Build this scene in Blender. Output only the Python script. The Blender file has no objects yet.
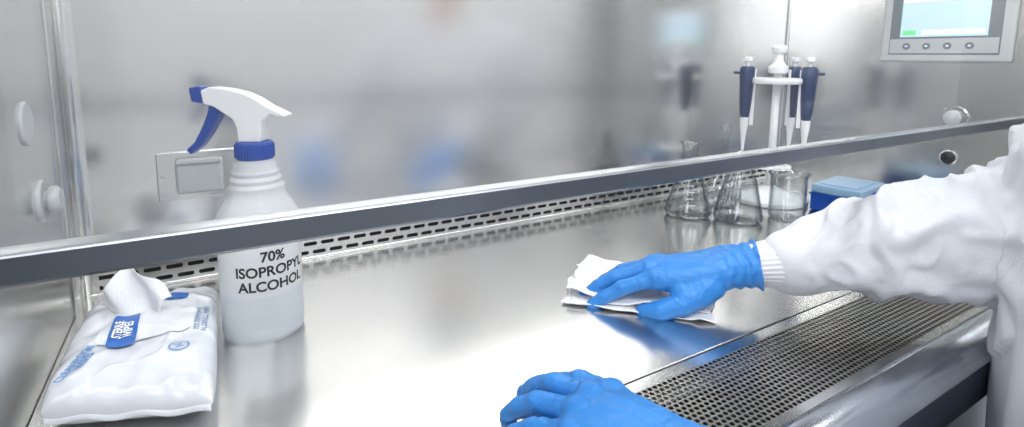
import bpy, bmesh, math, random
from mathutils import Vector, Matrix, noise, Euler
random.seed(4)
scene = bpy.context.scene
coll = scene.collection
R = math.radians

# ------------------------------------------------------------------ materials
def new_mat(name):
    m = bpy.data.materials.new(name); m.use_nodes = True
    nt = m.node_tree
    b = nt.nodes["Principled BSDF"]
    return m, nt, b

def pmat(name, col, rough=0.5, metal=0.0, spec=0.5, bump=0.0, bscale=80, sss=0.0, trans=0.0, var=0.0, coat=0.0, emit=None, estr=0):
    m, nt, b = new_mat(name)
    b.inputs["Base Color"].default_value = (*col, 1)
    b.inputs["Roughness"].default_value = rough
    b.inputs["Metallic"].default_value = metal
    b.inputs["Specular IOR Level"].default_value = spec
    b.inputs["Transmission Weight"].default_value = trans
    b.inputs["Coat Weight"].default_value = coat
    if sss:
        b.inputs["Subsurface Weight"].default_value = sss
        b.inputs["Subsurface Radius"].default_value = (0.01, 0.01, 0.01)
    if emit:
        b.inputs["Emission Color"].default_value = (*emit, 1)
        b.inputs["Emission Strength"].default_value = estr
    tc = nt.nodes.new("ShaderNodeTexCoord")
    n = nt.nodes.new("ShaderNodeTexNoise"); n.inputs["Scale"].default_value = bscale; n.inputs["Detail"].default_value = 4
    nt.links.new(tc.outputs["Object"], n.inputs["Vector"])
    if bump:
        bp = nt.nodes.new("ShaderNodeBump"); bp.inputs["Strength"].default_value = bump; bp.inputs["Distance"].default_value = 0.002
        nt.links.new(n.outputs["Fac"], bp.inputs["Height"]); nt.links.new(bp.outputs["Normal"], b.inputs["Normal"])
    if var:
        mx = nt.nodes.new("ShaderNodeMixRGB")
        mx.inputs[1].default_value = (*[c*(1-var) for c in col], 1)
        mx.inputs[2].default_value = (*[min(1, c*(1+var)) for c in col], 1)
        nt.links.new(n.outputs["Fac"], mx.inputs[0]); nt.links.new(mx.outputs[0], b.inputs["Base Color"])
    return m

def steel(name, col=(0.72,0.72,0.71), rough=0.28, scale=(3,3,300), cloud=0.04, cv=0.02):
    """brushed stainless: fine grain modulates colour and roughness"""
    m, nt, b = new_mat(name)
    b.inputs["Metallic"].default_value = 1
    tc = nt.nodes.new("ShaderNodeTexCoord")
    mp = nt.nodes.new("ShaderNodeMapping"); mp.inputs["Scale"].default_value = scale
    n = nt.nodes.new("ShaderNodeTexNoise"); n.inputs["Scale"].default_value = 1; n.inputs["Detail"].default_value = 1
    nt.links.new(tc.outputs["Object"], mp.inputs[0]); nt.links.new(mp.outputs[0], n.inputs["Vector"])
    n2 = nt.nodes.new("ShaderNodeTexNoise"); n2.inputs["Scale"].default_value = 2.2; n2.inputs["Detail"].default_value = 1
    nt.links.new(tc.outputs["Object"], n2.inputs["Vector"])
    mr = nt.nodes.new("ShaderNodeMapRange"); mr.inputs[1].default_value=0.3; mr.inputs[2].default_value=0.7
    mr.inputs[3].default_value = rough-cloud; mr.inputs[4].default_value = rough+cloud
    nt.links.new(n2.outputs["Fac"], mr.inputs[0]); nt.links.new(mr.outputs[0], b.inputs["Roughness"])
    cr = nt.nodes.new("ShaderNodeMixRGB"); cr.inputs[1].default_value = (*[c*(1-cv) for c in col],1); cr.inputs[2].default_value = (*[min(1,c*(1+cv)) for c in col],1)
    nt.links.new(n.outputs["Fac"], cr.inputs[0]); nt.links.new(cr.outputs[0], b.inputs["Base Color"])
    return m

def glassmat(name, tint=(0.97,0.985,0.985), f0=0.04, rough=0.0, f90=0.9, p=5, edge=None):
    m = bpy.data.materials.new(name); m.use_nodes = True
    nt = m.node_tree; nt.nodes.clear()
    out = nt.nodes.new("ShaderNodeOutputMaterial")
    tr = nt.nodes.new("ShaderNodeBsdfTransparent"); tr.inputs[0].default_value = (*tint,1)
    gl = nt.nodes.new("ShaderNodeBsdfGlossy"); gl.inputs["Roughness"].default_value = rough
    lw = nt.nodes.new("ShaderNodeLayerWeight"); lw.inputs["Blend"].default_value = 0.5
    pw = nt.nodes.new("ShaderNodeMath"); pw.operation='POWER'; pw.inputs[1].default_value = p
    ma = nt.nodes.new("ShaderNodeMath"); ma.operation='MULTIPLY_ADD'; ma.inputs[1].default_value = f90; ma.inputs[2].default_value = f0; ma.use_clamp=True
    mx = nt.nodes.new("ShaderNodeMixShader")
    if edge:   # dark contour painted into the tint by facing, for refracted dark surroundings
        p2 = nt.nodes.new("ShaderNodeMath"); p2.operation='POWER'; p2.inputs[1].default_value = 3.0
        cm = nt.nodes.new("ShaderNodeMixRGB"); cm.inputs[1].default_value=(*tint,1); cm.inputs[2].default_value=(*edge,1)
        nt.links.new(lw.outputs["Facing"], p2.inputs[0]); nt.links.new(p2.outputs[0], cm.inputs[0]); nt.links.new(cm.outputs[0], tr.inputs[0])
    nt.links.new(lw.outputs["Facing"], pw.inputs[0]); nt.links.new(pw.outputs[0], ma.inputs[0]); nt.links.new(ma.outputs[0], mx.inputs[0])
    nt.links.new(tr.outputs[0], mx.inputs[1]); nt.links.new(gl.outputs[0], mx.inputs[2])
    nt.links.new(mx.outputs[0], out.inputs[0])
    return m

M_back  = steel("steel_brushed_back", (0.79,0.785,0.77), 0.19, (2,2,260))
M_side  = steel("steel_brushed_side", (0.72,0.72,0.71), 0.21, (2,2,260))
M_work  = steel("steel_worktop", (0.69,0.68,0.665), 0.20, (260,2,2), 0.04, 0.03)
M_trim  = steel("steel_polished_trim", (0.72,0.72,0.71), 0.18, (4,200,200))
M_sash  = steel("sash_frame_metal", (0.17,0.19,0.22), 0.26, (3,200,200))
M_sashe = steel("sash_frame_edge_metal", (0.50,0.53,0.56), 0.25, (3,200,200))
M_grill = steel("grille_steel", (0.48,0.46,0.43), 0.30, (4,200,200))
M_dark  = pmat("plenum_shade_black", (0.012,0.012,0.014), 0.8)  # near-black colour standing in for shade behind slots and grille holes
M_sill  = steel("front_sill_steel", (0.52,0.56,0.60), 0.2, (3,200,200))
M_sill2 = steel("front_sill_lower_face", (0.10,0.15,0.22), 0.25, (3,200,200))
M_body  = pmat("cabinet_paint", (0.80,0.82,0.83), 0.4, bump=0.05)
M_glass = glassmat("sash_glass", (0.985,0.988,0.988), 0.07)
M_lab   = glassmat("labware_glass", (0.94,0.955,0.96), 0.06, 0.01, 0.8, 3.6, (0.34,0.40,0.42))
M_wplas = pmat("white_plastic", (0.85,0.86,0.87), 0.3, bump=0.03)
M_gplas = pmat("grey_plastic", (0.46,0.48,0.49), 0.35, bump=0.05)
M_blue  = pmat("blue_plastic", (0.004,0.052,0.33), 0.28)
M_navy  = pmat("pipette_navy", (0.008,0.028,0.10), 0.3)
M_glove = pmat("nitrile_glove", (0.030,0.215,0.60), 0.36, spec=0.45, bump=0.3, bscale=200, var=0.08)
M_coat  = pmat("coat_fabric", (0.66,0.67,0.71), 0.85, spec=0.15, bump=0.25, bscale=350)
M_knit  = pmat("knit_cuff", (0.68,0.68,0.72), 0.9, spec=0.15, bump=0.4, bscale=500)
M_cloth = pmat("wipe_cloth", (0.78,0.79,0.81), 0.9, spec=0.1, bump=0.35, bscale=400)
M_pack  = pmat("pack_film", (0.68,0.71,0.76), 0.16, spec=0.7, bump=0.10, bscale=40, coat=0.4)
M_flap  = pmat("pack_flap_film", (0.72,0.75,0.79), 0.18, spec=0.6)
M_label = pmat("label_blue", (0.012,0.12,0.45), 0.4)
M_inkb  = pmat("ink_blue", (0.14,0.30,0.60), 0.5)
M_inkg  = pmat("ink_grey", (0.25,0.33,0.48), 0.5)
M_ink   = pmat("ink_black", (0.02,0.02,0.022), 0.5)
M_skin  = pmat("skin", (0.62,0.40,0.30), 0.5, sss=0.05, bump=0.1)
M_trous = pmat("trouser_fabric", (0.05,0.07,0.12), 0.9, bump=0.2, bscale=300)
M_shoe  = pmat("shoe", (0.7,0.7,0.72), 0.5, bump=0.1)
M_mask  = pmat("surgical_mask", (0.35,0.58,0.75), 0.8, bump=0.2, bscale=200)
M_cap   = pmat("bouffant_cap", (0.55,0.72,0.85), 0.8, bump=0.5, bscale=90)
M_eye   = pmat("eye_dark", (0.03,0.02,0.015), 0.15)
M_floor = pmat("floor_vinyl", (0.55,0.57,0.58), 0.35, bump=0.03, bscale=30, var=0.04)
M_wall  = pmat("wall_paint", (0.80,0.82,0.84), 0.7, bump=0.05)
M_addcab = pmat("added_cabinet_dark", (0.13,0.125,0.12), 0.5, bump=0.05, var=0.05)  # dark colour for the added cabinets that the steel reflects
M_lamp  = pmat("lamp_diffuser", (1,1,1), 0.5, emit=(0.98,0.99,1.0), estr=8)
M_scr   = pmat("screen_lit", (0.40,0.55,0.65), 0.2, emit=(0.50,0.68,0.80), estr=0.58)
M_scg   = pmat("screen_green", (0.1,0.6,0.2), 0.3, emit=(0.25,0.70,0.35), estr=0.5)
M_scw   = pmat("screen_white", (0.7,0.75,0.8), 0.3, emit=(0.75,0.86,1.0), estr=0.6)
M_bez   = pmat("panel_bezel", (0.50,0.53,0.53), 0.35, bump=0.03)
M_bez2  = pmat("panel_inner_bezel", (0.14,0.17,0.19), 0.3)

# translucent bottle plastic, slightly darker where the liquid stands behind it
M_bottle, nt, b = new_mat("bottle_hdpe")
b.inputs["Roughness"].default_value = 0.30
b.inputs["IOR"].default_value = 1.25
b.inputs["Transmission Weight"].default_value = 0.55
b.inputs["Subsurface Weight"].default_value = 0.2; b.inputs["Subsurface Radius"].default_value = (0.03,0.03,0.035); b.inputs["Subsurface Scale"].default_value=0.5
tc=nt.nodes.new("ShaderNodeTexCoord"); sp=nt.nodes.new("ShaderNodeSeparateXYZ"); cr=nt.nodes.new("ShaderNodeValToRGB")
mr=nt.nodes.new("ShaderNodeMapRange"); mr.inputs[1].default_value=0; mr.inputs[2].default_value=0.2
nt.links.new(tc.outputs["Object"],sp.inputs[0]); nt.links.new(sp.outputs["Z"],mr.inputs[0]); nt.links.new(mr.outputs[0],cr.inputs[0]); nt.links.new(cr.outputs[0],b.inputs["Base Color"])
e=cr.color_ramp.elements; e[0].position=0.0; e[0].color=(0.66,0.72,0.77,1); e[1].position=1.0; e[1].color=(0.84,0.87,0.90,1)
x=e.new(0.12); x.color=(0.78,0.83,0.88,1); x=e.new(0.265); x.color=(0.80,0.85,0.90,1); x=e.new(0.285); x.color=(0.92,0.95,0.97,1); x=e.new(0.7); x.color=(0.92,0.94,0.96,1)
M_lid, nt, b = new_mat("box_lid_translucent")
b.inputs["Base Color"].default_value=(0.34,0.54,0.76,1); b.inputs["Roughness"].default_value=0.25; b.inputs["Transmission Weight"].default_value=0.35

# ------------------------------------------------------------------ helpers
def empty(name, loc=(0,0,0), rotz=0):
    e = bpy.data.objects.new(name, None); e.empty_display_size=0.05
    e.location = loc; e.rotation_euler=(0,0,rotz); coll.objects.link(e); return e

def mk(name, verts, faces, mat, parent=None, smooth=True, loc=(0,0,0)):
    me = bpy.data.meshes.new(name); me.from_pydata([tuple(v) for v in verts], [], faces); me.update()
    o = bpy.data.objects.new(name, me); coll.objects.link(o)
    if mat: me.materials.append(mat)
    if smooth:
        for p in me.polygons: p.use_smooth = True
    o.location = loc
    if parent: o.parent = parent
    return o

def from_bm(name, bm, mat, parent=None, smooth=True):
    me = bpy.data.meshes.new(name); bm.to_mesh(me); bm.free()
    o = bpy.data.objects.new(name, me); coll.objects.link(o)
    if mat: me.materials.append(mat)
    for p in me.polygons: p.use_smooth = smooth
    if parent: o.parent = parent
    return o

def box(name, lo, hi, mat, parent=None, bev=0.0, seg=2, rot=None):
    lo=Vector(lo); hi=Vector(hi)
    bm = bmesh.new(); bmesh.ops.create_cube(bm, size=1)
    s = hi-lo; c=(hi+lo)/2
    for v in bm.verts: v.co = Vector((v.co.x*s.x, v.co.y*s.y, v.co.z*s.z))
    if bev: bmesh.ops.bevel(bm, geom=bm.edges[:], offset=bev, segments=seg, affect='EDGES', profile=0.5)
    o = from_bm(name, bm, mat, parent, smooth=False)
    o.location = c
    if rot: o.rotation_euler = rot
    if bev:
        md=o.modifiers.new("wn","WEIGHTED_NORMAL")
        for p in o.data.polygons: p.use_smooth=True
    return o

def lathe(name, prof, mat, parent=None, n=48, loc=(0,0,0), rot=(0,0,0)):
    verts=[]; faces=[]
    for r,z in prof:
        for i in range(n):
            a=2*math.pi*i/n; verts.append((r*math.cos(a), r*math.sin(a), z))
    for j in range(len(prof)-1):
        for i in range(n):
            k=(i+1)%n
            faces.append((j*n+i, j*n+k, (j+1)*n+k, (j+1)*n+i))
    if prof[0][0]>1e-5: faces.append(tuple(range(n))[::-1])
    o=mk(name, verts, faces, mat, parent)
    o.location=loc; o.rotation_euler=rot
    md=o.modifiers.new("es","EDGE_SPLIT"); md.split_angle=R(40)
    return o

def extrude_profile(name, pts, width, mat, parent=None, bev=0.0, axis='Y', seg=3):
    bm=bmesh.new()
    a=[bm.verts.new((x,-width/2,z)) for x,z in pts]
    f=bm.faces.new(a)
    r=bmesh.ops.extrude_face_region(bm, geom=[f])
    for g in r['geom']:
        if isinstance(g,bmesh.types.BMVert): g.co.y=width/2
    bmesh.ops.recalc_face_normals(bm, faces=bm.faces[:])
    if bev: bmesh.ops.bevel(bm, geom=bm.edges[:], offset=bev, segments=seg, affect='EDGES', profile=0.5, clamp_overlap=True)
    o=from_bm(name,bm,mat,parent,True)
    o.modifiers.new("wn","WEIGHTED_NORMAL")
    return o

def sweep_x(name, prof, x0, x1, mat, parent=None, closed=False):
    verts=[(x0,y,z) for y,z in prof]+[(x1,y,z) for y,z in prof]
    n=len(prof); faces=[]
    for i in range(n if closed else n-1):
        k=(i+1)%n; faces.append((i,k,n+k,n+i))
    if closed: faces += [tuple(range(n))[::-1], tuple(range(n,2*n))]
    o=mk(name,verts,faces,mat,parent); md=o.modifiers.new("es","EDGE_SPLIT"); md.split_angle=R(35); return o

def perforated(name, x0,x1, y0,y1, px, py, hx, hy, mat, parent, stagger=True, k=12, thick=0.0015):
    verts=[]; faces=[]
    rows=int(round((y1-y0)/py)); cols=int(round((x1-x0)/px))
    py=(y1-y0)/rows; px=(x1-x0)/cols
    for j in range(rows):
        off = px/2 if (stagger and j%2) else 0
        cy=y0+(j+.5)*py
        rng = range(cols) if not off else range(cols-1)
        if off:
            for (a,b_) in ((x0,x0+off),(x1-off,x1)):
                i0=len(verts); verts += [(a,cy-py/2,0),(b_,cy-py/2,0),(b_,cy+py/2,0),(a,cy+py/2,0)]; faces.append((i0,i0+1,i0+2,i0+3))
        for i in rng:
            cx=x0+(i+.5)*px+off
            inner=[];outer=[]
            for q in range(k):
                a=2*math.pi*(q+.5)/k
                c,s=math.cos(a),math.sin(a)
                r=min(hx,hy); ex=hx-r; ey=hy-r
                inner.append((cx+c*r+(ex if c>0 else -ex), cy+s*r+(ey if s>0 else -ey),0))
                t=1/max(abs(c)/(px/2),abs(s)/(py/2))
                outer.append([cx+c*t, cy+s*t,0])
            for sx in(-1,1):
                for sy in(-1,1):
                    cxy=(cx+sx*px/2,cy+sy*py/2)
                    tgt=math.atan2(sy*py/2,sx*px/2)
                    best=min(range(k),key=lambda q:abs((2*math.pi*(q+.5)/k-tgt+math.pi)%(2*math.pi)-math.pi))
                    outer[best]=[cxy[0],cxy[1],0]
            i0=len(verts); verts+=inner+[tuple(o_) for o_ in outer]
            for q in range(k):
                q2=(q+1)%k
                faces.append((i0+q,i0+k+q,i0+k+q2,i0+q2))
    o=mk(name,verts,faces,mat,parent,smooth=False)
    md=o.modifiers.new("sol","SOLIDIFY"); md.thickness=thick; md.offset=-1
    return o

def hull(bm, spheres, seg=14):
    pts=[]
    for c,r in spheres:
        c=Vector(c)
        for i in range(seg//2+1):
            th=math.pi*i/(seg//2)
            nn = 1 if i in(0,seg//2) else seg
            for j in range(nn):
                ph=2*math.pi*j/seg
                pts.append(c+r*Vector((math.sin(th)*math.cos(ph),math.sin(th)*math.sin(ph),math.cos(th))))
    t=bmesh.new()
    for p in pts: t.verts.new(p)
    res=bmesh.ops.convex_hull(t,input=t.verts[:])
    dele=[g for g in t.verts if not g.link_faces]
    bmesh.ops.delete(t,geom=dele,context='VERTS')
    me=bpy.data.meshes.new("t"); t.to_mesh(me); t.free(); bm.from_mesh(me); bpy.data.meshes.remove(me)

def remeshed(name, bm, voxel, smooth_it, mat, parent=None, fac=0.5):
    me=bpy.data.meshes.new(name); bm.to_mesh(me); bm.free()
    o=bpy.data.objects.new(name+"_tmp",me); coll.objects.link(o)
    md=o.modifiers.new("r","REMESH"); md.mode='VOXEL'; md.voxel_size=voxel; md.adaptivity=0
    s=o.modifiers.new("s","SMOOTH"); s.iterations=smooth_it; s.factor=fac
    dg=bpy.context.evaluated_depsgraph_get(); dg.update()
    nm=bpy.data.meshes.new_from_object(o.evaluated_get(dg))
    bpy.data.objects.remove(o)
    nm.name=name; nm.materials.clear(); nm.materials.append(mat)
    ob=bpy.data.objects.new(name,nm); coll.objects.link(ob)
    for p in nm.polygons: p.use_smooth=True
    if parent: ob.parent=parent
    return ob

def text_mesh(body, size, align='CENTER', bold=0.0, spacing=1.0):
    cu=bpy.data.curves.new("t","FONT"); cu.body=body; cu.size=size; cu.align_x=align; cu.align_y='CENTER'; cu.offset=bold; cu.space_line=spacing
    o=bpy.data.objects.new("t",cu); coll.objects.link(o)
    dg=bpy.context.evaluated_depsgraph_get(); dg.update()
    me=bpy.data.meshes.new_from_object(o.evaluated_get(dg)); bpy.data.objects.remove(o)
    return me

def catmull(P, n):
    out=[]
    P=[Vector(p) for p in P]
    Q=[2*P[0]-P[1]]+P+[2*P[-1]-P[-2]]
    for i in range(1,len(Q)-2):
        for k in range(n):
            t=k/n
            a,b_,c,d=Q[i-1],Q[i],Q[i+1],Q[i+2]
            out.append(0.5*((2*b_)+(c-a)*t+(2*a-5*b_+4*c-d)*t*t+(3*b_-a-3*c+d)*t**3))
    out.append(Q[-2]); return out

def tube(name, path, radii, mat, parent=None, n=16, cap=True):
    path=[Vector(p) for p in path]; verts=[];faces=[]
    for i,p in enumerate(path):
        d=(path[min(i+1,len(path)-1)]-path[max(i-1,0)]).normalized()
        u=d.cross(Vector((0,0,1)))
        if u.length<1e-3: u=d.cross(Vector((0,1,0)))
        u.normalize(); w=u.cross(d)
        r=radii[i] if hasattr(radii,'__len__') else radii
        for j in range(n):
            a=2*math.pi*j/n; verts.append(p+r*(math.cos(a)*u+math.sin(a)*w))
    for i in range(len(path)-1):
        for j in range(n):
            k=(j+1)%n; faces.append((i*n+j,i*n+k,(i+1)*n+k,(i+1)*n+j))
    if cap: faces+= [tuple(range(n))[::-1], tuple(range((len(path)-1)*n,len(path)*n))]
    return mk(name,verts,faces,mat,parent)

# ------------------------------------------------------------------ biosafety cabinet
XL,XR,YB=-0.138,1.32,0.83
cab=empty("biosafety_cabinet",(0.59,0.55,0))
inv=Matrix.Translation(-Vector((0.59,0.55,0)))
def par(o,p=None):
    o.parent=p or cab; o.matrix_parent_inverse=inv; return o
SZ0,SZ1=0.004,0.031
par(box("back_panel",(XL-0.02,YB,SZ1),(XR+0.02,YB+0.004,0.70),M_back))
par(box("side_panel_left",(XL-0.004,0.20,-0.01),(XL,YB,0.70),M_side))
par(box("side_panel_right",(XR,0.20,-0.01),(XR+0.004,YB,0.70),M_side))
par(box("ceiling_panel",(XL,0.33,0.66),(XR,YB,0.665),M_back))
par(box("work_surface",(XL,0.350,-0.02),(XR,YB+0.002,0.0),M_work,bev=0.0015))
def cove(name,cx,cy,r,a0,a1,mat):
    vs=[];fs=[];n=10
    for z in(0.0,0.66):
        for i in range(n+1):
            a=a0+(a1-a0)*i/n; vs.append((cx+r*math.cos(a),cy+r*math.sin(a),z))
    for i in range(n): fs.append((i,i+1,n+2+i,n+1+i))
    return par(mk(name,vs,fs,mat))
cove("corner_cove_left",XL+0.018,YB-0.018,0.018,R(90),R(180),M_trim)
cove("corner_cove_right",XR-0.006,YB-0.006,0.006,R(0),R(90),M_trim)
par(box("corner_strip",(XL-0.0005,YB-0.055,0),(XL+0.003,YB-0.018,0.66),M_trim,bev=0.001))
rs=perforated("rear_air_slots",XL,XR,SZ0,SZ1,0.0250,0.0135,0.0098,0.0029,M_trim,None,True,16,0.0012)
rs.rotation_euler=(R(90),0,0); rs.location=(0,YB-0.001,0); par(rs)
par(box("rear_slot_lower_flange",(XL,YB-0.003,0.0),(XR,YB+0.002,SZ0),M_back,bev=0.001))
par(box("rear_slot_upper_flange",(XL,YB-0.004,SZ1),(XR,YB+0.002,SZ1+0.004),M_trim,bev=0.001))
par(box("rear_slot_shade",(XL-0.02,YB+0.0022,0.0),(XR+0.02,YB+0.0038,SZ1),M_dark))  # black sheet close behind the slots, in place of the cavity's shade
gr=perforated("front_grille",XL,XR,0.247,0.335,0.0066,0.0058,0.0026,0.0024,M_grill,None,True,8,0.0008)
gr.location=(0,0,-0.001); par(gr)
par(box("grille_border_far",(XL,0.335,-0.003),(XR,0.3485,-0.001),M_trim))
par(box("grille_border_near",(XL,0.236,-0.003),(XR,0.247,-0.001),M_trim))
par(box("grille_hole_shade",(XL,0.236,-0.05),(XR,0.352,-0.045),M_dark))  # black sheet under the holes, in place of the shade below the grille
prof=[(0.240,-0.003),(0.237,0.001),(0.231,0.003),(0.220,0.003),(0.209,0.001),(0.201,-0.004),(0.196,-0.010),(0.195,-0.013)]
par(sweep_x("front_sill",prof,XL-0.05,XR+0.05,M_sill))
prof=[(0.195,-0.013),(0.198,-0.016),(0.198,-0.060),(0.202,-0.066),(0.206,-0.075),(0.206,-0.22)]
par(sweep_x("front_sill_lower",prof,XL-0.05,XR+0.05,M_sill2))
par(box("outer_side_left",(XL-0.07,0.20,-0.22),(XL-0.004,0.95,0.95),M_body,bev=0.005))
par(box("outer_side_right",(XR+0.004,0.20,-0.22),(XR+0.07,0.95,0.95),M_body,bev=0.005))
par(box("front_hood",(XL-0.004,0.27,0.60),(XR+0.004,0.32,0.95),M_body,bev=0.005))
par(box("base_tray",(XL-0.004,0.21,-0.22),(XR+0.004,0.95,-0.06),M_body))
for i,(x,y) in enumerate(((XL,0.28),(XR,0.28),(XL,0.88),(XR,0.88))):
    par(box(f"stand_leg_{i+1}",(x-0.03,y-0.03,-0.92),(x+0.03,y+0.03,-0.22),M_gplas,bev=0.004))
par(box("fluorescent_lamp",(XL+0.1,0.40,0.640),(XR-0.1,0.52,0.658),M_lamp,bev=0.003))
# sash
SY=0.33; sb0=0.199
par(mk("sash_glass",[(XL,SY,0.216),(XR,SY,0.216),(XR,SY,0.60),(XL,SY,0.60)],[(0,1,2,3)],M_glass,smooth=False))
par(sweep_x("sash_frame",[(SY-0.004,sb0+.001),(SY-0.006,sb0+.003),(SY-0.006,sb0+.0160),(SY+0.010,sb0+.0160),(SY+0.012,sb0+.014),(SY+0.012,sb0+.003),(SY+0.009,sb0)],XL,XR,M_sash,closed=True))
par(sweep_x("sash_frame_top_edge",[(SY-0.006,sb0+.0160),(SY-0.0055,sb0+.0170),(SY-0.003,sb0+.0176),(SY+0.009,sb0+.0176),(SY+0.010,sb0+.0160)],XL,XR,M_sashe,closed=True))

# ------------------------------------------------------------------ electrical outlet
eo=empty("electrical_outlet",(0.0,YB,0.148))
o=box("cover_plate",(-0.049,-0.004,-0.032),(0.049,0.0,0.033),M_side,eo,bev=0.0015)
o=box("flip_cover",(-0.028,-0.015,-0.023),(0.028,-0.004,0.024),M_gplas,eo,bev=0.004)
o=box("flip_cover_lip",(-0.026,-0.018,0.018),(0.026,-0.013,0.023),M_gplas,eo,bev=0.001)
for i,x in enumerate((-0.042,0.042)):
    lathe(f"screw_{i+1}",[(0.003,0),(0.003,0.001),(0.0,0.0015)],M_trim,eo,16,(x,-0.004,0),(R(90),0,0))

# ------------------------------------------------------------------ side fittings
def valve(name,x,y,z,sgn,r,stem):
    e=empty(name,(x,y,z))
    ry=R(90)*sgn
    if not stem:
        lathe("flange",[(r,0),(r,0.0015),(r*0.96,0.0025),(0,0.003)],M_gplas,e,40,(0,0,0),(0,ry,0))
    else:
        lathe("flange",[(r,0),(r,0.002),(r*0.94,0.0035),(r*0.5,0.004),(0,0.004)],M_gplas if sgn>0 else M_trim,e,40,(0,0,0),(0,ry,0))
        lathe("knob",[(r*0.5,0.003),(r*0.45,0.006),(r*0.62,0.007),(r*0.66,0.009),(r*0.64,0.013),(r*0.50,0.016),(0,0.017)],M_gplas,e,32,(0,0,0),(0,ry,0))
    return e
valve("round_cover_plate",XL,0.659,0.244,1,0.021,False)
valve("gas_valve_knob",XL,0.684,0.164,1,0.021,True)
valve("service_port_cap",XR,0.46,0.196,-1,0.024,True)
cp=empty("wall_port_hole",(XR,0.462,0.114))
lathe("hole_black_disc",[(0.013,0),(0.013,0.003),(0.011,0.005),(0,0.006)],M_ink,cp,32,(0,0,0),(0,R(-90),0))  # black disc painted for the dark of an open hole
lathe("port_ring",[(0.0155,0),(0.0155,0.002),(0.013,0.0025)],M_trim,cp,32,(0,0,0),(0,R(-90),0))

# ------------------------------------------------------------------ control panel
pn=empty("touchscreen_control_panel",(XR,0.493,0.385))
box("bezel",(-0.012,-0.112,-0.078),(0,0.112,0.078),M_bez,pn,bev=0.006,seg=3)
box("inner_bezel",(-0.0135,-0.094,-0.062),(-0.011,0.094,0.066),M_bez2,pn,bev=0.001)
box("keypad_strip",(-0.0145,-0.092,-0.060),(-0.013,0.092,-0.030),M_gplas,pn,bev=0.0005)
box("screen",(-0.0145,-0.074,-0.026),(-0.013,0.074,0.060),M_scr,pn)
box("screen_status_bar",(-0.0150,-0.072,0.045),(-0.0144,0.072,0.058),M_scw,pn)
box("screen_button_green",(-0.0150,0.045,-0.022),(-0.0144,0.070,-0.012),M_scg,pn)
box("screen_lower_band",(-0.0150,-0.070,-0.022),(-0.0144,0.035,-0.012),M_scw,pn)
for i in range(4):
    y=0.060-i*0.036
    lathe(f"key_{i+1}",[(0.0070,0),(0.0070,0.0012),(0,0.0016)],M_bez2,pn,20,(-0.0145,y,-0.045),(0,R(-90),0))
    box(f"key_icon_{i+1}",(-0.0170,y-0.0022,-0.0462),(-0.0158,y+0.0022,-0.0438),M_scw,pn)

# ------------------------------------------------------------------ spray bottle
sb=empty("spray_bottle",(0.053,0.636,0.0), 0)
H=[(0.0,0.002),(0.034,0.002),(0.038,0.0),(0.0415,0.003),(0.0425,0.008),(0.0425,0.112),(0.0428,0.118),(0.0432,0.128),(0.0425,0.134),(0.040,0.141),(0.0345,0.150),(0.030,0.158),(0.0285,0.164),(0.0290,0.168),(0.0262,0.172),(0.0268,0.176),(0.0240,0.180),(0.0246,0.184),(0.0220,0.188),(0.0215,0.193),(0.0170,0.198),(0.0150,0.203)]
lathe("bottle_body",H,M_bottle,sb,64)
lathe("collar",[(0.0185,0.198),(0.0195,0.200),(0.0195,0.214),(0.0182,0.217),(0.0,0.217)],M_blue,sb,48)
for i in range(36):
    a=2*math.pi*i/36
    box(f"collar_rib_{i+1}",(-0.0006,-0.0006,-0.007),(0.0006,0.0006,0.007),M_blue,sb).location=(0.0196*math.cos(a),0.0196*math.sin(a),0.207)
hd=bpy.data.objects.new("sprayer_head",None); coll.objects.link(hd); hd.parent=sb; hd.rotation_euler=(0,0,R(149)); hd.location=(0,0,0.004)
P=[(-0.011,0.213),(0.012,0.213),(0.013,0.228),(0.017,0.238),(0.026,0.244),(0.036,0.251),(0.047,0.254),(0.049,0.268),(0.040,0.272),(0.022,0.270),(0.005,0.266),(-0.008,0.260),(-0.020,0.252),(-0.039,0.243),(-0.038,0.240),(-0.022,0.243),(-0.014,0.236)]
extrude_profile("shroud",P,0.022,M_wplas,hd,bev=0.003)
extrude_profile("nozzle",[(0.047,0.254),(0.060,0.256),(0.062,0.271),(0.049,0.273)],0.021,M_blue,hd,bev=0.002)
lathe("nozzle_tip",[(0.005,0),(0.004,0.003),(0.0015,0.003),(0.0015,0.001),(0,0.001)],M_blue,hd,20,(0.061,0,0.2635),(0,R(90),0))
T=[(0.026,0.252),(0.043,0.256),(0.046,0.244),(0.052,0.230),(0.062,0.212),(0.072,0.203),(0.067,0.198),(0.055,0.207),(0.044,0.222),(0.034,0.238)]
extrude_profile("trigger",T,0.013,M_blue,hd,bev=0.002)
tube("dip_tube",[(0,0,0.195),(0.004,0,0.1),(0.012,0,0.01)],0.0025,M_wplas,sb,10)
def wrap_text(body,size,zc,ang,r,mat,name,parent,bold=0.0006):
    me=text_mesh(body,size,bold=bold)
    for v in me.vertices:
        a=ang+v.co.x/r; z=v.co.y+zc
        v.co=Vector((r*math.cos(a),r*math.sin(a),z))
    me.materials.clear(); me.materials.append(mat); me.name=name
    o=bpy.data.objects.new(name,me); coll.objects.link(o); o.parent=parent; return o
for i,(tx,z) in enumerate((("70%",0.0985),("ISOPROPYL",0.0825),("ALCOHOL",0.0665))):
    wrap_text(tx,0.0152,z,R(-79),0.0430,M_ink,f"label_line_{i+1}",sb,0.0004)

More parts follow.
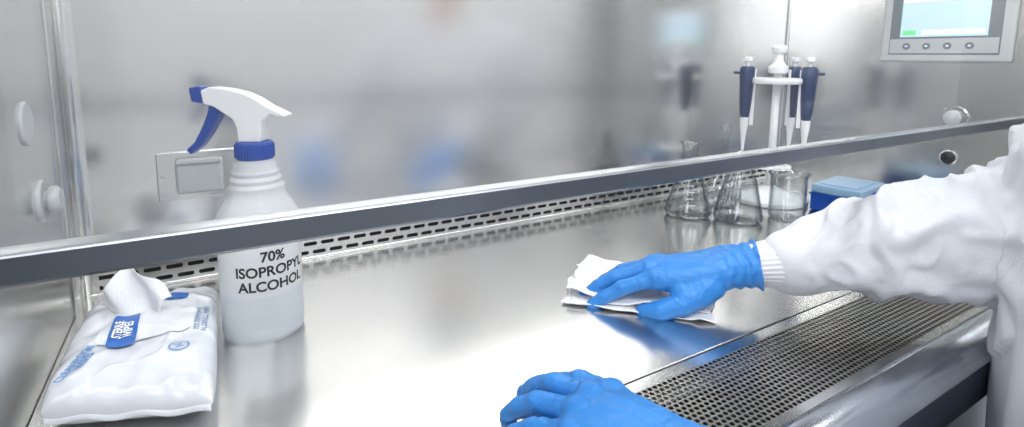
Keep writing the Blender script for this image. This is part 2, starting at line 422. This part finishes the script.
# ------------------------------------------------------------------ wet wipes pack
wp=empty("wet_wipes_pack",(-0.057,0.608,0.0),R(-3))
W,L,Hh=0.063,0.105,0.044
def pack_pt(u,v,side):
    ex=(max(0,1-abs(u)**7))**0.42; ey=(max(0,1-abs(v)**6))**0.48
    h=Hh*0.5*ex*ey
    x=u*W*(1-0.04*(1-ey)); y=v*L*(1-0.012*(1-ex))
    if v<0: y+= -v*(-u)*0.022
    cr_=1-min(1,4*abs(noise.noise(Vector((x*20+y*9,y*16-x*8,3)))))
    nn=noise.noise(Vector((x*28,y*22,side*3)))*0.0034+noise.noise(Vector((x*70,y*45,side*5+2)))*0.0016+0.0020*cr_**2
    wr=0.0009*math.sin(u*15+5*noise.noise(Vector((u*2,v*2,1))))*abs(v)**4
    zz=Hh*0.5+side*(h+ (nn+wr)*min(1,ex*ey*1.3))
    if side<0: zz=Hh*0.5-h
    return (x,y,max(0.0005,zz))
N=120;vs=[];fs=[]
for side in(1,-1):
    for j in range(N+1):
        for i in range(N+1):
            uu=-1+2*i/N; vv=-1+2*j/N
            uu=math.sin(uu*math.pi/2); vv=math.sin(vv*math.pi/2)
            vs.append(pack_pt(uu,vv,side))
    base=0 if side>0 else (N+1)**2
    for j in range(N):
        for i in range(N):
            q=(base+j*(N+1)+i,base+j*(N+1)+i+1,base+(j+1)*(N+1)+i+1,base+(j+1)*(N+1)+i)
            fs.append(q if side>0 else q[::-1])
o=mk("film_pouch",vs,fs,M_pack,wp)
for s,nm in((1,"seal_far"),(-1,"seal_near")):
    vs=[];fs=[];n=60
    for i in range(n+1):
        u=-1+2*i/n
        zz=Hh*0.5+0.0015*math.sin(u*9)
        for k in range(3):
            vs.append((u*W*0.95, s*(L-0.003+k*0.003)+(-u*0.022 if s<0 else 0), zz-k*0.003+0.0004*(i%2)*(k>0)))
    for i in range(n):
        for k in range(2): fs.append((i*3+k,i*3+k+1,(i+1)*3+k+1,(i+1)*3+k))
    o=mk(nm,vs,fs,M_pack,wp); md=o.modifiers.new("s","SOLIDIFY"); md.thickness=0.0006
def topz(x,y):
    u=max(-.99,min(.99,x/W)); v=max(-.99,min(.99,y/L)); return pack_pt(u,v,1)[2]
def drape(me,cx,cy,rot,name,mat,lift=0.0008):
    c,s=math.cos(rot),math.sin(rot)
    for v in me.vertices:
        x=cx+c*v.co.x-s*v.co.y; y=cy+s*v.co.x+c*v.co.y
        v.co=Vector((x,y,topz(x,y)+lift))
    me.materials.clear(); me.materials.append(mat)
    o=bpy.data.objects.new(name,me); coll.objects.link(o); o.parent=wp; return o
def patch(w,h,nx,ny,rad=0.0):
    vs=[];fs=[]
    for j in range(ny+1):
        for i in range(nx+1):
            x=-w/2+w*i/nx; y=-h/2+h*j/ny
            if rad:
                ax,ay=abs(x)-(w/2-rad),abs(y)-(h/2-rad)
                if ax>0 and ay>0:
                    d=math.hypot(ax,ay); 
                    if d>rad: x-=math.copysign(ax*(1-rad/d),x); y-=math.copysign(ay*(1-rad/d),y)
            vs.append((x,y,0))
    for j in range(ny):
        for i in range(nx):
            fs.append((j*(nx+1)+i,j*(nx+1)+i+1,(j+1)*(nx+1)+i+1,(j+1)*(nx+1)+i))
    me=bpy.data.meshes.new("p"); me.from_pydata(vs,[],fs)
    for p in me.polygons:p.use_smooth=True
    return me
drape(patch(0.078,0.090,24,24,0.014),0.004,0.016,0,"resealable_flap",M_flap,0.0014)
drape(patch(0.022,0.066,8,16,0.003),-0.015,-0.004,R(2),"blue_brand_panel",M_label,0.0026)
drape(patch(0.022,0.018,8,8,0.003),0.024,0.058,R(2),"blue_tab",M_label,0.0026)
drape(text_mesh("STERILE\nWIPES",0.0098,bold=0.0003,spacing=0.8),-0.015,-0.006,R(92),"panel_text",M_wplas,0.0034)
drape(text_mesh("70% ISOPROPYL\nALCOHOL WIPES",0.0070,bold=0.0002,spacing=0.9),0.050,-0.002,R(88),"side_text",M_inkg)
drape(text_mesh("CLEANROOM\nWIPES",0.0088,bold=0.0003,spacing=0.8),-0.040,-0.050,R(75),"front_text",M_inkb,0.0012)
vs=[];fs=[]
for i in range(41):
    a=2*math.pi*i/40
    for r in(0.0070,0.0084): vs.append((r*math.cos(a),r*math.sin(a),0))
for i in range(40): fs.append((2*i,2*i+1,2*i+3,2*i+2))
me=bpy.data.meshes.new("ring"); me.from_pydata(vs,[],fs)
drape(me,0.034,-0.060,0,"round_symbol",M_inkb,0.0012)
drape(text_mesh("X",0.011,bold=0.0001),0.034,-0.060,0.3,"round_symbol_mark",M_inkb,0.0012)
# protruding tissue
vs=[];fs=[];nu,nv=44,36
for j in range(nv+1):
    v=j/nv
    for i in range(nu+1):
        u=i/nu*2-1
        w=0.017+0.022*v
        peak=0.050*(1-0.42*abs(u+0.1)**1.4)
        x=u*w-0.006*v
        y=0.009*math.sin(u*3.6+1)*(1-0.2*v)+0.012*v+0.005*math.sin(u*8+2)*v
        y+=0.004*noise.noise(Vector((u*2,v*2,4)))
        z=peak*v-0.020*max(0,v-0.6)*max(0,abs(u)-0.25)*2
        vs.append((x,y,z))
for j in range(nv):
    for i in range(nu): fs.append((j*(nu+1)+i,j*(nu+1)+i+1,(j+1)*(nu+1)+i+1,(j+1)*(nu+1)+i))
o=mk("protruding_tissue",vs,fs,M_cloth,wp); o.location=(-0.002,0.032,0.041)
o.rotation_euler=(R(14),R(-14),R(-25))
md=o.modifiers.new("s","SOLIDIFY"); md.thickness=0.0006

# ------------------------------------------------------------------ cleaning cloth
cc=empty("cleaning_cloth",(0.494,0.492,0.0),R(-47))
def sheet(name,w,h,z0,amp,seed,edge=0.0,off=(0,0),rot=0,thick=0.0012):
    nx,ny=80,70;vs=[];fs=[]
    for j in range(ny+1):
        for i in range(nx+1):
            u=-1+2*i/nx; v=-1+2*j/ny
            x=u*w/2*(1+0.12*noise.noise(Vector((v*2.0,seed,0)))); y=v*h/2*(1+0.14*noise.noise(Vector((u*2.0,seed,5))))
            rd=noise.noise(Vector((x*22+seed,y*22,seed)))
            wx=noise.noise(Vector((x*12,y*12,seed+3)))*0.5
            fold=max(0,1-2.4*abs(noise.noise(Vector((x*10+y*14+wx,x*14-y*6,seed*2.3)))))
            fold=fold*fold*(3-2*fold)
            z=z0+amp*(0.5*rd+1.0*fold)
            z+=edge*max(0,max(abs(v),abs(u))-0.75)*2*(0.5+0.5*math.sin(u*4+v*3+seed))
            z=max(z0*0.6+0.001,z)
            c,s=math.cos(rot),math.sin(rot)
            vs.append((off[0]+c*x-s*y,off[1]+s*x+c*y,z))
    for j in range(ny):
        for i in range(nx): fs.append((j*(nx+1)+i,j*(nx+1)+i+1,(j+1)*(nx+1)+i+1,(j+1)*(nx+1)+i))
    o=mk(name,vs,fs,M_cloth,cc); md=o.modifiers.new("s","SOLIDIFY"); md.thickness=thick; md.offset=-1
    return o
sheet("cloth_layer_bottom",0.182,0.128,0.0015,0.003,1.3,0.002)
sheet("cloth_layer_middle",0.166,0.122,0.004,0.004,4.1,0.006,(-0.004,0.002),R(5))
sheet("cloth_layer_top",0.140,0.118,0.006,0.007,7.7,0.010,(-0.016,0.002),R(-6))

# ------------------------------------------------------------------ lab technician
TX,TY=0.715,0.045
tech=empty("lab_technician",(TX,TY,-0.92))
tinv=Matrix.Translation(-Vector((TX,TY,-0.92)))
def tp(o): o.parent=tech; o.matrix_parent_inverse=tinv; return o

def hand(name, mat4, mirror, bends, spreads, thumb, scale=1.0, cut=-.056):
    bm=bmesh.new()
    m=-1 if mirror else 1
    def P(x,y,z): return Vector((x,y*m,z))
    mcp=[P(.094,.027,.002),P(.098,.0065,.006),P(.093,-.0135,.004),P(.084,-.031,-.001)]
    mr=[.0125,.0130,.0122,.0112]
    seglen=[(.043,.026,.021),(.047,.030,.022),(.043,.028,.021),(.034,.021,.019)]
    frad=[(.0112,.0100,.0092,.0078),(.0114,.0102,.0093,.0078),(.0108,.0098,.0089,.0075),(.0098,.0088,.0080,.0068)]
    wr=[(P(0,.013,0),.0225),(P(0,-.013,0),.0225)]
    palmb=[(P(.03,.020,-.004),.0195),(P(.03,-.020,-.004),.0185)]
    hull(bm,wr+palmb)
    for a in range(3):
        hull(bm,palmb+[(mcp[a]+Vector((0,0,-.003)),mr[a]),(mcp[a+1]+Vector((0,0,-.003)),mr[a+1])])
    knuck=[]
    for f in range(4):
        p=mcp[f].copy(); yaw=R(spreads[f])*m; pit=0
        pr=frad[f][0]+0.0010
        hull(bm,[(mcp[f]+Vector((0,0,0.0005)),pr+0.0010),(mcp[f]+Vector((-.020,-mcp[f].y*.15,-.002)),.009)],12)
        for s in range(3):
            pit+=R(bends[f][s])
            d=Vector((math.cos(pit)*math.cos(yaw),math.cos(pit)*math.sin(yaw),-math.sin(pit)))
            q=p+d*seglen[f][s]
            mid=(p+q)/2
            r0=frad[f][s]; r1=frad[f][s+1]
            hull(bm,[(p,r0+.0004 if s else pr),(mid,(r0+r1)/2*0.93)],12)
            hull(bm,[(mid,(r0+r1)/2*0.93),(q,r1+(.0004 if s<2 else 0))],12)
            p=q; knuck.append(q)
    tj=[P(*t) for t in thumb]; tr=[.0185,.0145,.0122,.0092]
    hull(bm,[(P(.012,.012,-.004),.020),(tj[0],tr[0]),(tj[1],tr[1])])
    hull(bm,[(tj[0],tr[0]),(tj[1],tr[1]),(mcp[0]+Vector((-.028,0,-.008)),.012)])
    hull(bm,[(tj[1],tr[1]),(tj[2],tr[2])])
    hull(bm,[(tj[2],tr[2]),(tj[3],tr[3])])
    hull(bm,wr+[(P(-.020,.010,0),.0235),(P(-.020,-.010,0),.0235)])
    hull(bm,[(P(-.020,.010,0),.0235),(P(-.020,-.010,0),.0235),(P(-.050,.008,0),.0285),(P(-.050,-.008,0),.0285)])
    for v in bm.verts: v.co*=scale
    o=remeshed(name,bm,0.0016,4,M_glove)
    bm=bmesh.new(); bm.from_mesh(o.data)
    bmesh.ops.bisect_plane(bm,geom=bm.verts[:]+bm.edges[:]+bm.faces[:],plane_co=(cut*scale,0,0),plane_no=(-1,0.12,0.05),clear_outer=True)
    bm.normal_update()
    for v in bm.verts:
        x,y,z=v.co
        w=0
        if x<0.02:
            w+=0.0011*math.sin(x*520+3*noise.noise(Vector((y*50,z*50,2))))*min(1,(0.02-x)/0.03)
        w+=0.0007*noise.noise(Vector((x*90,y*140,z*90)))
        cz=1-min(1,5*abs(noise.noise(Vector((x*60+y*20,y*30,z*30+1)))))
        w+=0.0007*cz**2
        for q in knuck:
            dq=(Vector((x,y,z))/scale-q).length
            if dq<0.014: w-=0.0005*(0.5+0.5*math.cos(x*1500))*(1-dq/0.014)
        if x<(cut+.004)*scale: w+=0.0012
        v.co+=v.normal*w
    bm.to_mesh(o.data); bm.free()
    o.data.transform(mat4)
    o.modifiers.new("sol","SOLIDIFY").thickness=0.0006
    return tp(o)

def place(loc,yaw,pitch,roll):
    return Matrix.Translation(loc)@Matrix.Rotation(R(yaw),4,'Z')@Matrix.Rotation(R(pitch),4,'Y')@Matrix.Rotation(R(roll),4,'X')

mR=place((0.556,0.404,0.055),138,9,-2)
hand("glove_right",mR,False,
     [(12,12,4),(11,14,4),(12,14,6),(14,12,6)],[4,0,-4,-9],
     [(.030,.028,-.014),(.062,.043,-.026),(.092,.046,-.033),(.114,.038,-.036)],0.96,-.038)
mL=place((0.258,0.203,0.048),97,5,0)
hand("glove_left",mL,True,
     [(10,16,10),(10,18,10),(12,18,10),(14,16,10)],[6,1,-6,-14],
     [(.030,.028,-.010),(.060,.042,-.018),(.088,.044,-.024),(.112,.036,-.028)],0.97)

def lp(m,x,y,z): return m@Vector((x,y,z))
pR=[lp(mR,-.075,0,0),Vector((.690,.285,.096)),Vector((.790,.205,.118)),Vector((.865,.160,.18)),Vector((.890,.14,.32))]
rR=[.040,.058,.075,.078,.078]
pL=[lp(mL,-.075,0,0),Vector((.300,.03,.030)),Vector((.345,-.07,.025)),Vector((.45,-.08,.15)),Vector((.565,-.065,.305))]
rL=[.040,.050,.058,.064,.075]
cR=catmull(pR,14); cL=catmull(pL,14)
def interp(rr,i,n): 
    t=i/n; k=min(int(t),len(rr)-2); f=t-k; f=f*f*(3-2*f)*0.5+f*0.5; return rr[k]*(1-f)+rr[k+1]*f
bm=bmesh.new()
for C,rr in((cR,rR),(cL,rL)):
    for i in range(len(C)-1):
        hull(bm,[(C[i],interp(rr,i,14)),(C[i+1],interp(rr,i+1,14))],16)
fx=Vector((-.56,.83,0)); rx=Vector((.83,.56,0)); c0=Vector((TX,TY,0))
def B(r,f,z): return c0+rx*r+fx*f+Vector((0,0,z))
S=[(B(.165,-.01,.35),.06),(B(-.165,-.01,.35),.06),(B(.05,0,.42),.05),(B(-.05,0,.42),.05)]
Ch=[(B(.085,.01,.20),.115),(B(-.085,.01,.20),.115)]
Wa=[(B(.065,.02,-.02),.105),(B(-.065,.02,-.02),.105)]
Hp=[(B(.075,.0,-.16),.115),(B(-.075,.0,-.16),.115)]
Hm=[(B(.11,.0,-.50),.10),(B(-.11,.0,-.50),.10)]
hull(bm,S+Ch);hull(bm,Ch+Wa);hull(bm,Wa+Hp);hull(bm,Hp+Hm)
coat=remeshed("lab_coat",bm,0.0040,6,M_coat)
me=coat.data
norms=[v.normal.copy() for v in me.vertices]
def arcs(C):
    s=[0]
    for i in range(1,len(C)): s.append(s[-1]+(C[i]-C[i-1]).length)
    return s
aR=arcs(cR); aL=arcs(cL)
for v,nrm in zip(me.vertices,norms):
    p=v.co
    best=None
    if p.z>-0.12:
        for C,A,rr in((cR,aR,rR),(cL,aL,rL)):
            for i in range(0,len(C),2):
                d=(p-C[i]).length_squared
                if best is None or d<best[0]: best=(d,A[i]+ (p-C[i]).dot((C[min(i+1,len(C)-1)]-C[max(0,i-1)]).normalized()),i,C,A)
    w=0
    if best and math.sqrt(best[0])<0.12:
        s=best[1]; i=best[2]; C=best[3]; A=best[4]
        d=(C[min(i+1,len(C)-1)]-C[max(0,i-1)]).normalized()
        rel=p-C[i]; u=d.cross(Vector((0,0,1))).normalized(); ww=u.cross(d)
        ca=rel.normalized().dot(u); sa=rel.normalized().dot(ww)
        q=Vector((ca*0.9+s*6.0, sa*0.9-s*4.0, s*13))
        n1=noise.noise(q); n2=noise.noise(q*2.1+Vector((5,1,2)))
        c1=max(0,1-abs(n1)*3.4); c1=c1*c1*(3-2*c1)
        c2=max(0,1-abs(n2)*3.4); c2=c2*c2*(3-2*c2)
        w+=0.0115*c1-0.005+0.0045*c2
        w+=0.009*noise.noise(Vector((ca*1.2,sa*1.2,s*12+7)))
        w*=min(1,max(0,s)/0.05+0.1)
    else:
        ang=math.atan2(*( (p-c0).dot(rx),(p-c0).dot(fx)))
        w+=0.014*noise.noise(Vector((ang*3.2,p.z*1.6,3)))*min(1,max(0.2,(0.3-p.z)/0.4))
    v.co=p+nrm*w
sm=coat.modifiers.new("sm","SMOOTH"); sm.iterations=1
tp(coat)
for nm,mm in(("knit_cuff_right",mR),("knit_cuff_left",mL)):
    vs=[];fs=[];n=120;K=26
    for k in range(K+1):
        x=-.028-.060*k/K
        ry=.0300+.006*k/K; rz=.0240+.010*k/K
        if k>K-4: ry+=0.002;rz+=0.002
        for i in range(n):
            a=2*math.pi*i/n; rb=1+0.020*math.sin(a*30)
            vs.append(mm@Vector((x,ry*rb*math.cos(a),rz*rb*math.sin(a))))
    for k in range(K):
        for i in range(n):
            j=(i+1)%n; fs.append((k*n+i,k*n+j,(k+1)*n+j,(k+1)*n+i))
    tp(mk(nm,vs,fs,M_knit))
bm=bmesh.new()
hull(bm,[(B(0,.01,.42),.052),(B(0,.03,.52),.050)])
hd0=B(0,.055,.60)
def HB(r,f,z): return hd0+rx*r+fx*f+Vector((0,0,z))
hull(bm,[(HB(0,-.02,.03),.080),(HB(0,.005,.035),.074),(HB(0,.045,-.065),.026),(HB(.02,.02,-.05),.035),(HB(-.02,.02,-.05),.035)])
hull(bm,[(HB(0,.082,.018),.006),(HB(0,.098,-.012),.009)])
hull(bm,[(HB(.008,.09,-.015),.008),(HB(-.008,.09,-.015),.008)])
for s in(1,-1): hull(bm,[(HB(.078*s,-.005,.01),.010),(HB(.076*s,0,-.02),.008),(HB(.082*s,-.012,.015),.008)])
tp(remeshed("head",bm,0.004,4,M_skin))
bm=bmesh.new(); hull(bm,[(HB(0,-.03,.055),.088),(HB(0,.005,.065),.078),(HB(0,-.05,.02),.070)])
tp(remeshed("bouffant_cap",bm,0.005,3,M_cap))
bm=bmesh.new(); hull(bm,[(HB(0,.096,-.016),.012),(HB(.045,.045,-.02),.020),(HB(-.045,.045,-.02),.020),(HB(0,.060,-.070),.020)])
tp(remeshed("surgical_mask",bm,0.004,3,M_mask))
for i,s in enumerate((1,-1)):
    bm=bmesh.new(); bmesh.ops.create_uvsphere(bm,u_segments=20,v_segments=12,radius=0.011)
    o=from_bm(f"eye_{i+1}",bm,M_eye); o.location=HB(.031*s,.063,.018); tp(o)
bm=bmesh.new()
for s in(1,-1):
    hull(bm,[(B(.09*s,0,-.40),.075),(B(.09*s,.01,-.52),.060)]); hull(bm,[(B(.09*s,.01,-.52),.060),(B(.09*s,0,-.86),.045)])
tp(remeshed("trousers",bm,0.008,3,M_trous))
bm=bmesh.new()
for s in(1,-1):
    hull(bm,[(B(.09*s,-.03,-.885),.034),(B(.09*s,.12,-.893),.027),(B(.09*s,.03,-.86),.038)])
tp(remeshed("shoes",bm,0.006,3,M_shoe))

# ------------------------------------------------------------------ glassware
def glassware(name,loc,prof,t=0.0022):
    e=empty(name,loc)
    inner=[(max(0,r-t),z+(t if i==0 else 0)) for i,(r,z) in enumerate(prof)]
    full=[(0,prof[0][1])]+prof+inner[::-1]+[(0,prof[0][1]+t)]
    lathe("glass_wall",full,M_lab,e,56)
    r,z=prof[-1]; n=48; m=8; vs=[];fs=[]
    for i in range(n):
        a=2*math.pi*i/n
        for j in range(m):
            b_=2*math.pi*j/m; rr=r-0.001+0.0019*math.cos(b_); vs.append((rr*math.cos(a),rr*math.sin(a),z+0.0019*math.sin(b_)))
    for i in range(n):
        for j in range(m): fs.append((i*m+j,((i+1)%n)*m+j,((i+1)%n)*m+(j+1)%m,i*m+(j+1)%m))
    mk("rim",vs,fs,M_lab,e)
    return e
erl=[(0.036,0),(0.042,0.003),(0.0455,0.010),(0.044,0.018),(0.020,0.092),(0.0165,0.104),(0.0160,0.138),(0.0185,0.144),(0.0200,0.147)]
e1=glassware("erlenmeyer_flask",(0.832,0.704,0),erl)
e2=glassware("erlenmeyer_flask.001",(0.889,0.632,0),[(r*(1 if z<.06 else 1.5),z*0.90) for r,z in erl])
def grads(e,zs,r):
    for i,(z,w) in enumerate(zs):
        vs=[];fs=[];n=8;rr=r(z)+0.0004
        for k in range(n+1):
            a=R(-135)+w*(k/n-0.5)
            for dz in(0,0.0011): vs.append((rr*math.cos(a),rr*math.sin(a),z+dz))
        for k in range(n): fs.append((2*k,2*k+2,2*k+3,2*k+1))
        mk(f"graduation_{i+1}",vs,fs,M_wplas,e)
rE=lambda z:0.044-(z-0.018)*0.3243
grads(e1,[(0.03,.5),(0.042,.35),(0.054,.5),(0.066,.5)],rE)
vf=glassware("volumetric_flask",(0.950,0.716,0),[(0.022,0),(0.028,0.002),(0.036,0.012),(0.0385,0.026),(0.036,0.042),(0.026,0.058),(0.013,0.070),(0.0090,0.082),(0.0085,0.140),(0.0105,0.146)])
lathe("stopper",[(0.006,0.138),(0.0075,0.150),(0.0075,0.153),(0.0050,0.156),(0.0120,0.163),(0.0130,0.170),(0.010,0.177),(0,0.177)],M_lab,vf,32)
bk=glassware("glass_beaker",(0.9885,0.595,0),[(0.026,0),(0.031,0.002),(0.033,0.006),(0.033,0.082),(0.035,0.088),(0.0365,0.090)])
grads(bk,[(0.02,.5),(0.035,.35),(0.05,.5),(0.062,.5)],lambda z:0.033)
# ------------------------------------------------------------------ tip box
tb=empty("pipette_tip_box",(1.160,0.570,0),R(8))
box("box_base",(-0.066,-0.047,0.001),(0.066,0.047,0.036),M_blue,tb,bev=0.003)
box("box_rim",(-0.068,-0.049,0.034),(0.068,0.049,0.038),M_blue,tb,bev=0.001)
box("box_lid",(-0.066,-0.047,0.038),(0.066,0.047,0.056),M_lid,tb,bev=0.004)
box("lid_top_ridge",(-0.054,-0.035,0.055),(0.054,0.035,0.058),M_lid,tb,bev=0.001)
box("hinge_clip",(-0.012,-0.051,0.028),(0.012,-0.047,0.046),M_blue,tb,bev=0.001)

# ------------------------------------------------------------------ pipette stand
ps=empty("pipette_stand",(1.080,0.694,0))
ZS=1.10
def z_(p): return [(r,z*ZS) for r,z in p]
lathe("stand_base",[(0.074,0),(0.078,0.003),(0.078,0.010),(0.072,0.016),(0.035,0.022),(0.020,0.030),(0.012,0.034),(0,0.034)],M_wplas,ps,64)
tube("stand_pole",[(0,0,0.03),(0,0,0.265*ZS)],0.008,M_wplas,ps,24)
lathe("carousel_hub",z_([(0,0.255),(0.018,0.255),(0.020,0.258),(0.020,0.268),(0.014,0.272),(0.009,0.280),(0.009,0.292),(0.015,0.296),(0.016,0.304),(0.012,0.309),(0,0.310)]),M_wplas,ps,40)
lathe("carousel_ring",z_([(0.028,0.235),(0.048,0.235),(0.050,0.238),(0.050,0.243),(0.048,0.246),(0.028,0.246),(0.028,0.235)]),M_wplas,ps,56)
lathe("lower_ring",[(0.030,0.075),(0.040,0.075),(0.040,0.080),(0.030,0.080),(0.030,0.075)],M_wplas,ps,40)
angs=[-62,0,62,122,182,242]
for i,ad in enumerate(angs):
    a=R(ad)
    box(f"arm_{i+1}",(-0.024,-0.004,-0.003),(0.024,0.004,0.003),M_wplas,ps,bev=0.001,rot=(0,0,a)).location=(0.028*math.cos(a),0.028*math.sin(a),0.2405*ZS)
for i,ad in enumerate(angs):
    if i in(2,4,5): continue
    a=R(ad)
    pe=bpy.data.objects.new(f"pipette_{i+1}",None); coll.objects.link(pe); pe.parent=ps
    pe.location=(0.060*math.cos(a),0.060*math.sin(a),0.0); pe.rotation_euler=(0,0,a)
    lathe("handle",z_([(0,0.165),(0.0085,0.165),(0.0110,0.175),(0.0135,0.205),(0.0145,0.232),(0.0160,0.250),(0.0160,0.262),(0.0125,0.268),(0,0.268)]),M_navy,pe,28)
    lathe("plunger",z_([(0.0035,0.266),(0.0035,0.276),(0.0090,0.278),(0.0090,0.285),(0.006,0.287),(0,0.287)]),M_wplas,pe,20)
    lathe("shaft",z_([(0,0.095),(0.0028,0.095),(0.0036,0.110),(0.0060,0.135),(0.0085,0.150),(0.0090,0.166),(0,0.166)]),M_wplas,pe,24)
    box("finger_hook",(0.008,-0.006,0.252*ZS),(0.028,0.006,0.258*ZS),M_navy,pe,bev=0.002)
    box("ejector",(-0.018,-0.003,0.150*ZS),(-0.010,0.003,0.262*ZS),M_wplas,pe,bev=0.001)

# ------------------------------------------------------------------ room
box("floor",(-2.5,-2.6,-0.95),(4.6,1.5,-0.92),M_floor)
box("wall_back",(-2.5,1.4,-0.92),(4.6,1.5,1.9),M_wall)
def added_cabinet(name,x,y,w,d,h):
    e=empty(name,(x,y,-0.92))
    box("carcass",(-w/2,-d/2,0.05),(w/2,d/2,h),M_addcab,e,bev=0.006)
    box("plinth",(-w/2+.03,-d/2+.03,0),(w/2-.03,d/2-.03,0.06),M_ink,e)
    for i,s in enumerate((-1,1)):
        box(f"door_leaf_{i+1}",(min(0.004*s,s*(w/2-.01)),d/2,0.08),(max(0.004*s,s*(w/2-.01)),d/2+0.018,h-.03),M_addcab,e,bev=0.003)
        box(f"handle_{i+1}",(s*0.05-.006,d/2+.018,h*.5-.08),(s*0.05+.006,d/2+.04,h*.5+.08),M_trim,e,bev=0.003)
added_cabinet("added_dark_cabinet",2.9,-1.3,0.8,0.45,2.1)  # unseen cabinets added behind the camera so the steel reflects darker zones
added_cabinet("added_dark_cabinet.001",-0.80,-1.3,0.6,0.45,2.1)

# ------------------------------------------------------------------ lights
def area(name,loc,target,sx,sy,energy,col=(1,1,1)):
    l=bpy.data.lights.new(name,'AREA'); l.shape='RECTANGLE'; l.size=sx; l.size_y=sy; l.energy=energy; l.color=col
    o=bpy.data.objects.new(name,l); coll.objects.link(o); o.location=loc
    o.rotation_euler=(Vector(target)-Vector(loc)).to_track_quat('-Z','Y').to_euler(); return o
area("room_ceiling_light",(0.4,-1.0,1.9),(0.5,0.4,0),1.6,0.8,36,(0.98,0.99,1.0))
area("added_fill_light",(-1.6,-1.0,1.0),(0.6,0.4,0.1),1.0,1.4,13,(0.93,0.97,1.0))  # fill light added at front left to brighten the white sleeve
w=bpy.data.worlds.new("World"); scene.world=w; w.use_nodes=True
nt=w.node_tree; bg=nt.nodes["Background"]
tc=nt.nodes.new("ShaderNodeTexCoord"); sp=nt.nodes.new("ShaderNodeSeparateXYZ"); cr=nt.nodes.new("ShaderNodeValToRGB")
nt.links.new(tc.outputs["Generated"],sp.inputs[0]); 
mr=nt.nodes.new("ShaderNodeMapRange"); mr.inputs[1].default_value=-1; mr.inputs[2].default_value=1
nt.links.new(sp.outputs["Z"],mr.inputs[0]); nt.links.new(mr.outputs[0],cr.inputs[0])
cr.color_ramp.elements[0].color=(0.32,0.34,0.37,1); cr.color_ramp.elements[0].position=0.2
cr.color_ramp.elements[1].color=(0.93,0.965,1.0,1); cr.color_ramp.elements[1].position=0.68
nt.links.new(cr.outputs[0],bg.inputs[0]); bg.inputs[1].default_value=1.0

scene.view_settings.view_transform='Standard'
# ------------------------------------------------------------------ camera
cam=bpy.data.cameras.new("camera"); co=bpy.data.objects.new("camera",cam); coll.objects.link(co)
cam.sensor_width=36; cam.lens=532/1024*36; cam.shift_y=-83.5/1024; cam.clip_start=0.01
co.location=(0,0,0.31)
co.rotation_euler=(Euler((R(90-7.8),0,R(-30.9)),'XYZ').to_matrix()@Matrix.Rotation(R(0.5),3,'Z')).to_euler()
scene.camera=co
